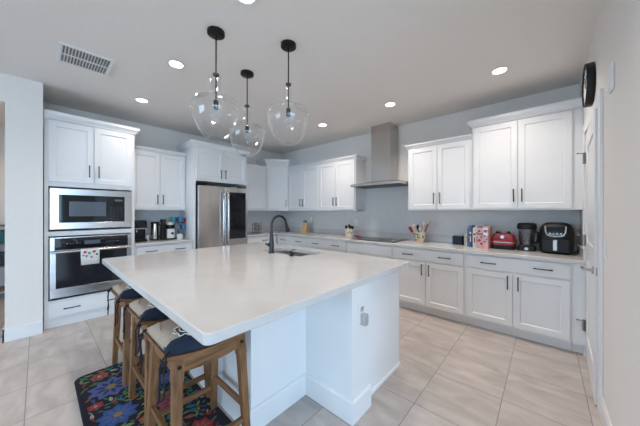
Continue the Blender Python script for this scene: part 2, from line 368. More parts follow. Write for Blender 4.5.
# diagonal corner cabinet
A0, A1 = (.322, -.668), (.665, -.322)
ang = math.atan2(A1[1]-A0[1], A1[0]-A0[0]); LW = math.hypot(A1[0]-A0[0], A1[1]-A0[1])
t = thing('corner_upper_cabinet', 'tall white diagonal upper cabinet in the back corner with one door', 'cabinet', (*A0, ZU), ang)
obj('body', B().prism([(.002, -.002), (.002, A0[1]), A0, A1, (A1[0], -.002)], ZU, ZU+1.05), 'cab', t, world=True, bevel=.001)
door(t, .02, LW-.02, .02, 1.035, LW-.05, .17)
obj('crown', B().sweep([(.002, A0[1]), A0, A1, (A1[0], -.002)], [(o_, z+ZU+1.05) for o_, z in CROWN]), 'cab', t, world=True)
# oven tower
t = thing('oven_cabinet', 'tall white cabinet tower holding the microwave and wall oven', 'cabinet', (.635, -3.992, 0), PI/2)
w = .856
b = B(); b.box(0, .035, 0, .63, .105, 2.44); b.box(w-.035, w, 0, .63, .105, 2.44); b.box(.035, w-.035, 0, .63, 1.66, 2.44); b.box(.035, w-.035, 0, .63, 1.075, 1.13); b.box(.035, w-.035, 0, .63, .105, .32); b.box(.035, w-.035, .60, .63, .32, 1.66)
obj('body', b, 'cab', t, bevel=.001); obj('toe_kick', B().box(0, w, .02, .04, 0, .105), 'cab', t)
door(t, .035, w/2-.003, 1.715, 2.425, w/2-.045, 1.865); door(t, w/2+.003, w-.035, 1.715, 2.425, w/2+.045, 1.865)
drawer(t, .035, w-.035, .125, .300, (.23, .626))
obj('crown', B().sweep([(0, 0), (w, 0), (w, .63)], [(o_, z+2.44) for o_, z in CROWN]), 'cab', t)
# fridge surround
t = thing('fridge_cabinet', 'white cabinet and side panels framing the refrigerator', 'cabinet', (.65, -2.35, 0), PI/2)
w = .99
b = B(); b.box(0, .035, 0, .645, 0, 1.88); b.box(w-.022, w, 0, .645, 0, 1.88); b.box(0, w, 0, .645, 1.88, 2.44)
obj('body', b, 'cab', t, bevel=.001)
door(t, .05, w/2-.003, 1.915, 2.41, w/2-.04, 2.02); door(t, w/2+.003, w-.04, 1.915, 2.41, w/2+.04, 2.02)
obj('crown', B().sweep([(0, .63), (0, 0), (w, 0), (w, .63)], [(o_, z+2.44) for o_, z in CROWN]), 'cab', t)
# worktops
def ltop(pts, z0=.877, z1=.914): return B().prism(pts, z0, z1)
b = ltop([(.014, -.014), (.014, -1.356), (.648, -1.356), (.648, -.648), (XR-.003, -.648), (XR-.003, -.014)])
wt = tag(obj('worktop', b, 'quartz', bevel=.004), 'white quartz worktop running along the back wall and around the corner', 'countertop')
b = B(); b.box(.034, XR-.003, -.034, -.014, .914, 1.016); b.box(.014, .034, -1.356, -.014, .914, 1.016); b.box(XR-.023, XR-.003, -.648, -.034, .914, 1.016)
obj('upstand', b, 'quartz', wt, bevel=.002)
wt = tag(obj('worktop', ltop([(.014, -3.128), (.648, -3.128), (.648, -2.354), (.014, -2.354)]), 'quartz', bevel=.004), 'short white quartz worktop in the coffee nook', 'countertop')
obj('upstand', B().box(.014, .034, -3.128, -2.354, .914, 1.016), 'quartz', wt, bevel=.002)

# ---------------------------------------------------------------- island
t = thing('island_cabinet', 'white kitchen island base with recessed knee space at the near corner', 'island', (2.8, -2.5, 0))
out = [(1.80, -3.165), (3.58, -3.165), (3.58, -2.69), (4.0, -2.69), (4.0, -2.474), (3.955, -2.474), (3.955, -1.885), (1.80, -1.885)]
inn = [(1.83, -3.135), (3.55, -3.135), (3.55, -2.66), (3.97, -2.66), (3.97, -2.49), (3.925, -2.49), (3.925, -1.900), (1.83, -1.900)]
b = B(); V = [[b.v((x, y, z)) for x, y in p] for p, z in ((out, 0), (out, .868), (inn, .868), (inn, 0))]
for a, c in zip(V, V[1:]+V[:1]):
    for i in range(8): b.f([a[i], a[(i+1) % 8], c[(i+1) % 8], c[i]])
obj('body', b, 'cab', t, world=True, bevel=.002)
IB = [(0, 0), (.016, 0), (.016, .135), (.006, .150), (0, .150)]
obj('baseboard', B().sweep([(1.80, -1.90), (1.80, -3.165), (3.58, -3.165), (3.58, -2.69), (4.0, -2.69), (4.0, -2.474)], IB), 'cab', t, world=True, bevel=.001)
obj('baseboard', B().sweep([(3.955, -2.474), (3.955, -1.885)], [(0, 0), (.010, 0), (.010, .02), (.004, .03), (0, .03)]), 'cab', t, world=True)
for i in range(3):        # fronts towards the cooking side
    x1 = 3.935-i*.70; f = obj('door', shaker(.34, .57), 'cab', t, bevel=.0015); f.rotation_euler = (0, 0, PI); f.location = (x1-2.8, -1.885+2.5, .125)
    h = obj('handle', pull(), 'black', f); h.location = (.30, -.02, .48)
    f = obj('door', shaker(.34, .57), 'cab', t, bevel=.0015); f.rotation_euler = (0, 0, PI); f.location = (x1-.345-2.8, -1.885+2.5, .125)
    h = obj('handle', pull(), 'black', f); h.location = (.04, -.02, .48)
    f = obj('drawer', slab(.685, .143), 'cab', t, bevel=.003); f.rotation_euler = (0, 0, PI); f.location = (x1-2.8, -1.885+2.5, .715)
    h = obj('handle', pull(False), 'black', f); h.location = (.34, -.02, .07)
b = B(); x0, x1, y0, y1 = 1.763, 4.011, -3.633, -1.776; hx0, hx1, hy0, hy1 = 2.42, 3.085, -2.28, -1.93
O = rrect(x0, x1, y0, y1, .030, 6); I = rrect(hx0, hx1, hy0, hy1, .030, 6); z0, z1 = .869, .914
V = [[b.v((x, y, z)) for x, y in p] for p, z in ((O, z0), (O, z1), (I, z1), (I, z0))]
for a, c in zip(V, V[1:]+V[:1]):
    for i in range(24): b.f([a[i], a[(i+1) % 24], c[(i+1) % 24], c[i]])
tag(obj('island_worktop', b, 'quartz', bevel=.005, seg=3, angle=50), 'large white quartz worktop of the kitchen island', 'countertop')
# sink
b = B(); e = .004; rings = []
def rr(o_, z): return [(x, y, z) for x, y in rrect(hx0-o_, hx1+o_, hy0-o_, hy1+o_, .03, 6)]
b.loft([rr(.016, .8680), rr(.001, .8680), rr(0, .74), rr(-.025, .690)], cap=False); Iv = [b.v(p) for p in rr(-.025, .690)]; b.f(Iv)
b.loft([rr(.016, .8680), rr(.016, .8650), rr(.003, .8650), rr(.003, .738), rr(-.022, .686)], cap=False); b.f([b.v(p) for p in rr(-.022, .686)])
bmesh.ops.remove_doubles(b.bm, verts=b.bm.verts, dist=1e-5)
sk = tag(obj('kitchen_sink', b, 'sink', bevel=0), 'stainless steel undermount sink in the island', 'sink')
obj('drain', B().lathe([(.001, 0), (.042, 0), (.045, .003), (.03, .004), (.001, .002)], (2.75, -2.1, .690)), 'chrome', sk)
# faucet
t = thing('kitchen_faucet', 'dark gooseneck pull-down faucet at the island sink', 'faucet', (2.695, -2.335, .914))
obj('base', B().lathe([(.001, 0), (.034, 0), (.034, .010), (.026, .016), (.026, .10), (.019, .20), (.015, .235), (.001, .235)]), 'gun', t)
pts = [(0, 0, .23), (0, 0, .30)]+[(0, .105-.105*math.cos(a), .30+.105*math.sin(a)) for a in [PI*i/12 for i in range(1, 12)]]
obj('spout', B().tube(pts, .0135, 12), 'gun', t)
obj('spray_head', B().tube([(0, .206, .330), (0, .222, .265), (0, .237, .222)], [.015, .019, .024], 12), 'gun', t)
obj('lever', B().tube([(-.02, 0, .085), (-.048, 0, .085)], .020, 12).tube([(-.048, 0, .085), (-.085, -.02, .095)], [.013, .009], 8), 'gun', t)
t = tag(obj('soap_dispenser', B().lathe([(.001, 0), (.024, 0), (.024, .008), (.018, .012), (.018, .045), (.012, .05), (.001, .05)]), 'black'), 'small black soap dispenser cap beside the island sink', 'soap dispenser'); t.location = (3.0, -2.315, .914)
obj('nozzle', B().tube([(0, 0, .048), (0, .01, .062), (0, .05, .060)], .006, 8), 'black', t)
# outlet on the island post with a plugged in white cover
t = thing('outlet', 'white outlet with a plug-in on the island corner post', 'outlet', (4.0, -2.58, .68), 0)
obj('wall_plate', B().box(.0, .006, -.040, .040, -.062, .062), 'white', t, bevel=.003)
obj('plug', B().box(.006, .045, -.020, .022, -.075, .0), 'silver', t, bevel=.006); obj('socket', B().box(.006, .009, -.017, .017, .015, .045), 'silver', t)

# ---------------------------------------------------------------- appliances
# microwave (front plane x=.66)
t = thing('microwave', 'built-in stainless microwave above the wall oven', 'microwave', (.636, -3.563, 1.135), PI/2)
hw = .385; H = .52
z0, z1 = 1.155-1.135, 1.638-1.135
obj('housing', B().box(-.34, .34, .0, .45, .02, .48), 'dark', t)
b = B(); b.box(-hw, hw, -.030, -.002, z0, .098); b.box(-hw, hw, -.030, -.002, .428, z1); b.box(-hw, -.31, -.030, -.002, .098, .428); b.box(.31, hw, -.030, -.002, .098, .428); obj('trim_frame', b, 'steelh', t, bevel=.002)
obj('door_glass', B().box(-.31, .13, -.026, -.002, .098, .428), 'glassblack', t, bevel=.002)
obj('window', B().box(-.225, .115, -.0275, -.025, .172, .352), 'mdoor', t)
cp = obj('control_panel', B().box(.132, .31, -.027, -.002, .098, .428), 'glassblack', t, bevel=.002)
b = B()
for i in range(4):
    for j in range(6): b.box(.155+i*.036, .178+i*.036, -.028, -.0265, .13+j*.030, .142+j*.030)
obj('buttons', b, 'gun', cp); obj('display', B().box(.20, .29, -.0285, -.0265, .365, .392), 'mdoor', cp)
# oven
t = thing('wall_oven', 'built-in stainless wall oven with a dish towel on its handle', 'oven', (.636, -3.563, .325), PI/2)
obj('housing', B().box(-.34, .34, .0, .5, .01, .71), 'dark', t)
b = B(); b.box(-hw, -.345, -.03, -.002, .575, .735); b.box(.345, hw, -.03, -.002, .575, .735); b.box(-.345, .345, -.03, -.002, .722, .735); b.box(-.345, .345, -.03, -.002, .575, .583)
obj('control_frame', b, 'steelh', t, bevel=.002)
cp = obj('control_panel', B().box(-.345, .345, -.027, -.002, .583, .722), 'glassblack', t)
b = B(); b.box(-.09, .06, -.028, -.0265, .635, .680)
for i in range(5): b.box(-.25+i*.028, -.235+i*.028, -.028, -.0265, .65, .66); b.box(.12+i*.028, .135+i*.028, -.028, -.0265, .65, .66)
obj('display', b, 'mdoor', cp)
dr = obj('oven_door', B().box(-hw, hw, -.034, -.002, .025, .132).box(-hw, hw, -.034, -.002, .545, .570).box(-hw, -.335, -.034, -.002, .132, .545).box(.335, hw, -.034, -.002, .132, .545), 'steelh', t, bevel=.002)
obj('window', B().box(-.335, .335, -.031, -.004, .132, .545), 'mwin', dr)
b = B(); b.tube([(-.375, -.085, .565), (.375, -.085, .565)], .0125, 12)
for x in (-.35, .35): b.bar((x, -.034, .560), (x, -.085, .565), .02, .02)
obj('handle', b, 'steelh', dr)
obj('lower_vent', B().box(-.37, .37, -.010, -.002, .0, .022), 'dark', t)
# towel
b = B(); W_ = .085
prof = [(-.0, .005), (-.003, .016), (-.016, .020), (-.030, .016), (-.033, .0), (-.032, -.09), (-.034, -.18)]
prof = [(.012, -.10), (.014, 0), (.010, .012), (0, .0145), (-.012, .010), (-.015, 0), (-.017, -.09), (-.020, -.175)]
nx = 9; G = [[b.v((-W_+2*W_*i/(nx-1)*1, y+.002*math.sin(i*1.9)*(1 if z < 0 else 0), z)) for i in range(nx)] for y, z in prof]
for a, c in zip(G, G[1:]):
    for i in range(nx-1): b.f([a[i], a[i+1], c[i+1], c[i]], True)
for k, (x, z, r, mi) in enumerate([(-.05, -.02, .02, 1), (-.01, -.035, .018, 2), (.035, -.02, .020, 1), (.06, -.055, .017, 2), (-.035, -.07, .016, 2), (.01, -.085, .014, 1), (-.065, -.06, .012, 1)]):
    b.mi = mi; vs = [b.v((x+r*math.cos(a)*(1 if q % 2 else .6), -.0205-.003*(-z/.18), z+r*math.sin(a)*(1 if q % 2 else .6))) for q, a in enumerate([2*PI*j/10 for j in range(10)])]; b.f(vs)
tw = solo('dish_towel', b, ['tw', 'tr', 'tg'], (.721, -3.605, .890), 'white dish towel with red and green flowers on the oven handle', 'towel', rz=PI/2)
md = tw.modifiers.new('thickness', 'SOLIDIFY'); md.thickness = .0025; md.offset = 0
# refrigerator
t = thing('refrigerator', 'stainless french-door refrigerator with a black glass panel in its right door', 'refrigerator', (.655, -1.848, 0), PI/2)
hw = .452
obj('body', B().box(-hw, hw, .0, .60, .03, 1.80), 'gun', t, bevel=.004)
obj('hinge_cover', B().box(-hw, -.30, -.03, .05, 1.80, 1.83).box(.30, hw, -.03, .05, 1.80, 1.83), 'plastic', t)
def curvedoor(x0, x1, z0, z1):
    b = B(); n = 6; top = [(x0, 0)]+[(x0+(x1-x0)*i/n, -.070-.008*math.sin(PI*i/n)) for i in range(n+1)]+[(x1, 0)]
    return b.loft([[(x, y, z) for x, y in top] for z in (z0, z1)], smooth=False)
obj('fridge_door', curvedoor(-hw, -.003, .72, 1.80), 'steel', t, bevel=.003, angle=50)
rd = obj('fridge_door', curvedoor(.003, hw, .72, 1.80), 'steel', t, bevel=.003, angle=50)
obj('glass_panel', B().box(.075, hw-.045, -.083, -.060, .88, 1.715), 'glassblack', rd, bevel=.004)
obj('freezer_drawer', curvedoor(-hw, hw, .06, .712), 'steel', t, bevel=.003, angle=50)
for x, s in ((-.045, -1), (.045, 1)):
    pts = [(x, -.075, .78), (x, -.115, .84)]+[(x-s*.0, -.118-.010*math.sin(PI*i/8), .84+.83*i/8) for i in range(1, 8)]+[(x, -.115, 1.68), (x, -.075, 1.74)]
    obj('handle', B().tube(pts, .014, 10), 'steelh', t)
obj('handle', B().tube([(-.36, -.075, .64), (-.34, -.12, .64), (.34, -.12, .64), (.36, -.075, .64)], .013, 10), 'steelh', t)
# cooktop
b = B().box(-.385, .385, -.25, .25, 0, .008); t = solo('cooktop', b, 'glassblack', (2.90, -.325, .914), 'black glass electric cooktop below the range hood', 'cooktop', bevel=.003)
b = B()
for x, y, r in ((-.23, .11, .09), (-.23, -.12, .075), (.10, .12, .075), (.06, -.10, .105)):
    n = 32; 
    A = [b.v((x+r*math.cos(2*PI*i/n), y+r*math.sin(2*PI*i/n), .0085)) for i in range(n)]; C = [b.v((x+(r-.004)*math.cos(2*PI*i/n), y+(r-.004)*math.sin(2*PI*i/n), .0085)) for i in range(n)]
    for i in range(n): b.f([A[i], A[(i+1) % n], C[(i+1) % n], C[i]])
obj('burner_rings', b, 'gun', t)
for i in range(5): k = obj('knob', B().lathe([(.001, 0), (.017, 0), (.015, .022), (.001, .022)], (.32, -.16+i*.075, .008), 14), 'chrome', t)
# range hood
t = thing('range_hood', 'stainless chimney range hood over the cooktop', 'range hood', (2.914, -.25, 1.79))
b = B(); F = lambda x0, x1, y0, y1, z: [(x0, y0, z), (x1, y0, z), (x1, y1, z), (x0, y1, z)]
b.loft([F(-.455, .455, -.252, .235, 0), F(-.455, .455, -.252, .235, .038), F(-.19, .19, -.065, .235, .085)], cap=True); obj('canopy', b, 'steel', t, bevel=.002)
obj('filter', B().box(-.40, .40, -.20, .18, -.006, 0), 'gun', t)
b = B(); b.box(-.172, .172, -.05, .235, .085, 1.012); obj('chimney', b, 'steel', t, bevel=.002)

# ---------------------------------------------------------------- ceiling
def downlight(i, x, y, label, watts=None):
    t = thing('recessed_light', label, 'ceiling light', (x, y, ZC), 0, 'recessed ceiling lights')
    obj('trim_ring', B().lathe([(.058, 0), (.080, -.003), (.084, -.006), (.078, -.008), (.058, -.004)], n=28, cap=False), 'trim', t)
    obj('diffuser', B().lathe([(.001, -.0035), (.059, -.0035), (.059, -.001), (.001, -.001)], n=28), 'lamp', t)
    l = bpy.data.lights.new('recessed_lamp', 'AREA'); l.shape = 'DISK'; l.size = .14; l.energy = watts or LAMP_W; l.color = LAMP_C; l.spread = math.radians(130)
    o = bpy.data.objects.new('recessed_lamp', l); COL.objects.link(o); o.parent = t; o.location = (0, 0, -.012)
for i, (x, y, lb) in enumerate([(1.04, -3.145, 'round recessed ceiling light nearest the oven tower'), (2.24, -3.14, 'round recessed ceiling light left of the pendant lights'),
        (3.436, -3.117, 'round recessed ceiling light at the top edge above the pendants'), (2.18, -.90, 'round recessed ceiling light behind the rightmost pendant, left of the hood'),
        (3.38, -.90, 'round recessed ceiling light just right of the hood chimney'), (4.58, -.91, 'round recessed ceiling light before the tall upper cabinet'),
        (4.55, -3.10, 'round recessed ceiling light above the viewer')]): downlight(i, x, y, lb, 3.8 if y < -2 else None)
for x in (1.8, 3.9):
    for y in (-5.2, -7.2): downlight(0, x, y, 'unseen round ceiling light added as fill behind the viewer', 4.0)  # added fill lamps out of view, they light the back cabinets frontally
downlight(0, -.8, -4.66, 'unseen round ceiling light added to brighten the hallway', 5.0)  # added lamp, only there to lift the dark hall
# vent
t = thing('ceiling_vent', 'white louvred air vent in the ceiling near the left wall', 'vent', (1.665, -3.735, ZC))
b = B(); w, h = .185, .175; 
for s in (-1, 1): b.box(s*w-.014, s*w+.014, -h-.014, h+.014, -.012, 0); b.box(-w+.014, w-.014, s*h-.014, s*h+.014, -.012, 0)
b.box(-.008, .008, -h+.014, h-.014, -.012, 0); obj('frame', b, 'trim', t, bevel=.003)
obj('backing', B().box(-w, w, -h, h, -.003, -.001), 'slatshade', t)
b = B()
for i in range(16):
    y = -h+.014+i*(2*h-.028)/15; b.loft([[(-w+.01, y-.007, -.012), (w-.01, y-.007, -.012), (w-.01, y-.0055, -.012), (-w+.01, y-.0055, -.012)], [(-w+.01, y+.002, -.003), (w-.01, y+.002, -.003), (w-.01, y+.0035, -.003), (-w+.01, y+.0035, -.003)]])
obj('louvres', b, 'trim', t)
# pendants
def pendant():
    t = thing('pendant_light', 'x', 'pendant light', (0, 0, ZC), 0, 'clear glass pendant lights over the island')
    obj('canopy', B().lathe([(.001, -.030), (.058, -.030), (.066, -.024), (.066, 0), (.001, 0)], n=32), 'black', t)
    obj('rod', B().tube([(0, 0, -.03), (0, 0, -.56)], .0055, 8).lathe([(.001, -.355), (.024, -.352), (.026, -.345), (.024, -.338), (.001, -.335)], n=16), 'black', t)
    obj('socket', B().lathe([(.001, -.62), (.019, -.62), (.019, -.555), (.012, -.55), (.001, -.55)], n=16), 'black', t)
    obj('light_bulb', B().lathe([(.001, -.73), (.012, -.727), (.021, -.71), (.022, -.69), (.013, -.65), (.011, -.62), (.001, -.62)], n=16), 'bulbglass', t)
    P = [(.036, -.345), (.041, -.352), (.041, -.42), (.045, -.49), (.056, -.518), (.080, -.531), (.130, -.543), (.166, -.563), (.183, -.595), (.186, -.628), (.178, -.672), (.160, -.726), (.133, -.784), (.102, -.828), (.074, -.850), (.060, -.856), (.001, -.852)]
    b = B().lathe(P, n=48, cap=False); g = obj('glass_shade', b, 'glass', t, angle=80)
    return t
M['bulbglass'] = M['pane']
p = pendant(); p['label'] = 'clear glass pendant light nearest the ceiling vent, leftmost of three'; p.location = (2.961, -3.089, ZC)
dup(p, (2.621, -2.593, ZC), 0, 'clear glass pendant light hanging lowest in view, middle of three')
dup(p, (3.277, -2.602, ZC), 0, 'clear glass pendant light closest to the range hood, rightmost of three')

# ---------------------------------------------------------------- right wall things
t = thing('wall_clock', 'round black-rimmed wall clock above the pantry door, seen from the side', 'clock', (XR, -1.04, 2.40))
R_ = Matrix.Rotation(-PI/2, 4, 'Y')
def turned(prof, n=32):
    b = B().lathe(prof, n=n); b.bm.transform(R_); return b
obj('rim', turned([(.150, .0), (.166, 0), (.170, .006), (.170, .048), (.167, .051), (.163, .048), (.163, .036), (.001, .036)], 48), 'plastic', t)
b = turned([(.001, .037), (.162, .037), (.162, .040), (.001, .040)], 48); b.mi = 1
for i in range(12): a = i*PI/6; b.bar((-.041, .13*math.cos(a), .13*math.sin(a)), (-.041, .148*math.cos(a), .148*math.sin(a)), .002, .006)
obj('face', b, ['white', 'plastic'], t)
obj('clock_hand', B().bar((-.043, 0, -.02), (-.043, .05, .08), .003, .006), 'plastic', t); obj('clock_hand', B().bar((-.045, 0, 0), (-.045, -.09, .05), .003, .005), 'plastic', t)
t = thing('door_chime', 'small white chime box high on the right wall', 'chime', (XR, -1.84, 2.13))
obj('cover', B().box(-.014, 0, -.05, .05, -.075, .075), 'white', t, bevel=.006); obj('bracket', B().box(-.016, -.014, -.035, .035, -.06, -.045), 'white', t)
def plate(loc, rz, label, kind='outlet', group=None):
    t = thing(kind, label, kind.replace('_', ' '), loc, rz, group)
    obj('wall_plate', B().box(-.036, .036, -.005, 0, -.058, .058), 'white', t, bevel=.003)
    if kind == 'outlet':
        for z in (-.024, .024): obj('socket', B().box(-.017, .017, -.007, -.004, z-.014, z+.014), 'trim', t, bevel=.002)
    else: obj('rocker', B().box(-.016, .016, -.009, -.004, -.032, .032), 'trim', t, bevel=.002)
plate((XR, -1.62, 1.12), -PI/2, 'white light switch on the right wall past the pantry door', 'light_switch')
plate((.42, -.012, 1.17), 0, 'white outlet on the backsplash nearest the back corner')
plate((1.06, -.012, 1.19), 0, 'white outlet on the backsplash right of the knife block')
plate((2.25, -.012, 1.165), 0, 'white outlet on the backsplash between crock and cooktop')
plate((4.86, -.012, 1.18), 0, 'white outlet on the backsplash behind the blender')

# ---------------------------------------------------------------- rug (pattern is part of its mesh)
rb = B(); b = rb
RX0, RX1, RY0, RY1 = 2.075, 3.57, -3.845, -3.20
b.loft([[(x, y, z) for x, y in rrect(RX0-o_, RX1+o_, RY0-o_, RY1+o_, .07, 6)] for o_, z in ((0, 0), (0, .006), (-.006, .009))])
mats = ['r_black', 'r_peri', 'r_blue', 'r_teal', 'r_green', 'r_lime', 'r_red', 'r_coral', 'r_pink', 'r_gold', 'r_pale', 'r_navy']
lev = [0]
def petal(cx, cy, a, L, Wd, mi, z=None):
    lev[0] += 1; z = .0091+(lev[0] % 40)*.00001 if z is None else z
    b.mi = mi; ca, sa = math.cos(a), math.sin(a); pts = []
    for k in range(12):
        u = k/6 if k <= 6 else (12-k)/6; s = 1 if k < 6 else -1
        yv = Wd/2*math.sin(PI*min(u, 1)**.8)*s; pts.append((cx+L*u*ca-yv*sa, cy+L*u*sa+yv*ca, z))
    if all(RX0+.012 < q[0] < RX1-.012 and RY0+.012 < q[1] < RY1-.012 for q in pts): b.f([b.v(q) for q in pts])
def flower(cx, cy, r, n, m1, m2, mc, a0=0):
    for k in range(n):
        a = a0+2*PI*k/n; petal(cx+.12*r*math.cos(a), cy+.12*r*math.sin(a), a, r*.88, r*1.75*math.sin(PI/n), m1, .0096+k*.00002); petal(cx+.2*r*math.cos(a), cy+.2*r*math.sin(a), a, r*.5, r*.55*math.sin(PI/n), m2, .0099)
    b.mi = mc; q = r*.20; b.f([b.v((cx+q*math.cos(2*PI*k/14), cy+q*math.sin(2*PI*k/14), .0102)) for k in range(14)])
FL = [(2.42, -3.66, .145, 9, 1, 11, 9, .1), (2.20, -3.70, .065, 7, 7, 6, 10, 0), (2.30, -3.40, .07, 6, 7, 9, 10, .3), (2.62, -3.36, .09, 8, 2, 1, 9, 0), (2.80, -3.68, .12, 9, 2, 1, 9, .2), (2.95, -3.40, .10, 8, 8, 6, 9, .3), (3.18, -3.66, .10, 8, 1, 2, 10, 0),
      (3.32, -3.36, .09, 8, 6, 7, 9, 0), (3.46, -3.62, .07, 7, 3, 10, 9, .1), (2.60, -3.77, .05, 6, 6, 7, 10, 0), (2.98, -3.56, .05, 6, 7, 9, 10, 0), (2.09, -3.55, .04, 6, 2, 3, 10, 0), (3.46, -3.30, .045, 6, 8, 7, 10, 0), (2.13, -3.32, .045, 6, 8, 6, 10, 0)]
for q in FL: flower(*q)
occ = [(q[0], q[1], q[2]) for q in FL]
for k in range(2600):
    x = random.uniform(RX0+.03, RX1-.03); y = random.uniform(RY0+.03, RY1-.03); L_ = random.uniform(.035, .085); a = random.uniform(0, 2*PI)
    mx_, my_ = x+L_*.5*math.cos(a), y+L_*.5*math.sin(a)
    if any(math.hypot(mx_-u, my_-v_) < r*.92+L_*.30 for u, v_, r in occ): continue
    occ.append((mx_, my_, L_*.25)); petal(x, y, a, L_, L_*random.uniform(.28, .45), random.choice([4, 4, 5, 5, 3, 4, 7, 6, 2, 10, 3]))
tag(obj('floor_mat', rb, mats), 'black cushioned mat with bright folk flowers under the stools', 'rug')

# ---------------------------------------------------------------- stools
def stool():
    t = thing('counter_stool', 'x', 'stool', (0, 0, 0), 0, 'wooden saddle stools along the island')
    hx, hy = .160, .165; zt = .625; n = 12; sx, sy = .190, .222
    zz = lambda y: .630+.030*(abs(y)/sy)**2
    b = B(); rings = []
    for i in range(n+1):
        y = -sy+2*sy*i/n; z = zz(y); rings.append([(-sx, y, z), (sx, y, z), (sx, y, z+.022), (-sx, y, z+.022)])
    b.loft(rings); obj('seat', b, 'woody', t, bevel=.004)
    for s in (-1, 1):                     # long aprons follow the saddle curve, short ones are straight
        b = B(); rings = []
        for i in range(n+1):
            y = -hy-.02+2*(hy+.02)*i/n; z = zz(y)
            rings.append([(s*(hx+.012)-.009, y, z-.065+.02*(1-(abs(y)/hy)**2)*0), (s*(hx+.012)+.009, y, z-.065), (s*(hx+.012)+.009, y, z), (s*(hx+.012)-.009, y, z)])
        b.loft(rings); obj('apron', b, 'woody', t)
        obj('apron', B().box(-hx, hx, s*(hy+.010)-.009, s*(hy+.010)+.009, .575, .652), 'woodx', t)
    for s in (-1, 1):
        for q in (-1, 1):
            top = Vector((s*hx, q*hy, .650)); mid = Vector((s*(hx+.010), q*(hy+.008), .535)); bot = Vector((s*(hx+.050), q*(hy+.025), .010))
            b = B(); b.bar(bot, mid, .036, .036, .044, .044, up=(0, 1, 0)); b.bar(mid, top, .050, .050, .048, .048, up=(0, 1, 0)); l = obj('leg', b, 'wood', t, bevel=.003)
            obj('bolt', turned([(.001, 0), (.010, 0), (.009, .005), (.001, .006)], 12), 'black', l)
            bo = l.children[0]; bo.rotation_euler = (0, 0, PI if s > 0 else 0); bo.location = (s*(hx+.028), q*(hy+.002), .610)
    lx = lambda z: hx+.010+.040*(.535-z)/.525; ly = lambda z: hy+.008+.017*(.535-z)/.525
    for q in (-1, 1):
        z = .235; obj('stretcher', B().bar((-lx(z), q*ly(z), z), (lx(z), q*ly(z), z), .020, .034), 'woodx', t, bevel=.003)
        z = .165; obj('stretcher', B().bar((q*lx(z), -ly(z), z), (q*lx(z), ly(z), z), .020, .034), 'woody', t, bevel=.003)
    return t
s3 = stool(); SX = [3.425, 2.88, 2.27]; SYS = [-3.415, -3.39, -3.39]; SY = SYS[0]
s3.location = (SX[0], SY, .0); s3['label'] = 'wooden saddle stool nearest the viewer at the island corner'
dup(s3, (SX[1], SYS[1], 0), 0, 'wooden saddle stool in the middle of the island row')
dup(s3, (SX[2], SYS[2], 0), 0, 'wooden saddle stool nearest the wall oven')
for o in (s3,): pass
def cushion():
    # dished seat pad: beige top, navy trim on the right side, white scrollwork; ties hang from the corners
    t = thing('seat_cushion', 'x', 'cushion', (0, 0, 0), 0, 'patterned cushions tied onto the stools')
    b = B(); nx, ny = 16, 18; sx, sy = .178, .212
    def top(u, v_):
        x = -sx+2*sx*u; y = -sy+2*sy*v_; e = min(1, (1-abs(2*u-1)**5)*(1-abs(2*v_-1)**6)+.0)
        base = .655+.030*(abs(y)/.222)**2; puff = .084*max(e, .05)**.5*(1-.12*abs(math.sin(v_*PI*4)))
        return x, y, base, puff
    T1 = [[b.v((top(i/nx, j/ny)[0], top(i/nx, j/ny)[1], top(i/nx, j/ny)[2]+top(i/nx, j/ny)[3]+.004)) for i in range(nx+1)] for j in range(ny+1)]
    T0 = [[b.v((top(i/nx, j/ny)[0], top(i/nx, j/ny)[1], top(i/nx, j/ny)[2])) for i in range(nx+1)] for j in range(ny+1)]
    for j in range(ny):
        for i in range(nx):
            b.mi = 1 if (i >= nx-2 or j >= ny-1) else (4 if min(math.hypot((i+.5)/nx-.74, ((j+.5)/ny-q)*1.2) for q in (.26, .60)) < .14 else 0); b.f([T1[j][i], T1[j][i+1], T1[j+1][i+1], T1[j+1][i]], True); b.mi = 1; b.f([T0[j][i], T0[j+1][i], T0[j+1][i+1], T0[j][i+1]], True)
    for j in range(ny):
        for i in (0, nx):
            b.mi = 1 if i else 0; b.f([T0[j][i], T0[j+1][i], T1[j+1][i], T1[j][i]], True)
    for i in range(nx):
        for j in (0, ny):
            b.mi = 1 if (j or i >= nx-3) else 0; b.f([T0[j][i], T0[j][i+1], T1[j][i+1], T1[j][i]], True)
    # scroll outlines raised on the surface
    def P(u, v_): x, y, bz, pf = top(u, v_); return (x, y, bz+pf+.0055)
    b.mi = 2
    for u0, v0, R1 in ((.74, .26, .15), (.74, .60, .15), (.22, .80, .12)):
        for rad, wob in ((R1, .14), (R1*.55, 0.0), (R1*.25, 0)):
            pts = [P(u0+rad*(1+wob*math.cos(8*a))*math.cos(a), v0+rad*.85*(1+wob*math.cos(8*a))*math.sin(a)) for a in [2*PI*k/40 for k in range(41)]]
            b.tube(pts, .0028, 5)
    b.mi = 3
    for v0 in (.08, .30, .52, .74): b.tube([P(u, v0+.03*math.sin(u*9)) for u in [.04+.05*k for k in range(10)]], .0022, 5)
    obj('pad', b, ['beige', 'navy', 'tw', 'tan', 'brown'], t, angle=70)
    for s, q in ((1, -1), (-1, -1)):
        x, y = s*.172, q*.205
        b = B(); b.tube([(x, y, .700), (x+s*.02, y-.02, .690), (x+s*.026, y-.030, .65), (x+s*.024, y-.034, .60), (x+s*.034, y-.03, .56), (x+s*.030, y-.036, .50)], .0042, 6)
        b.tube([(x, y, .700), (x+s*.012, y-.03, .68), (x-s*.01, y-.040, .63), (x-s*.02, y-.036, .55), (x-s*.015, y-.040, .47)], .0042, 6)
        b.sphere((x+s*.026, y-.028, .665), .011, 8, 6); obj('tie', b, 'r_black', t)
    return t
c3 = cushion(); c3.location = (SX[0], SY, 0); c3['label'] = 'beige and navy scroll cushion on the stool nearest the viewer'
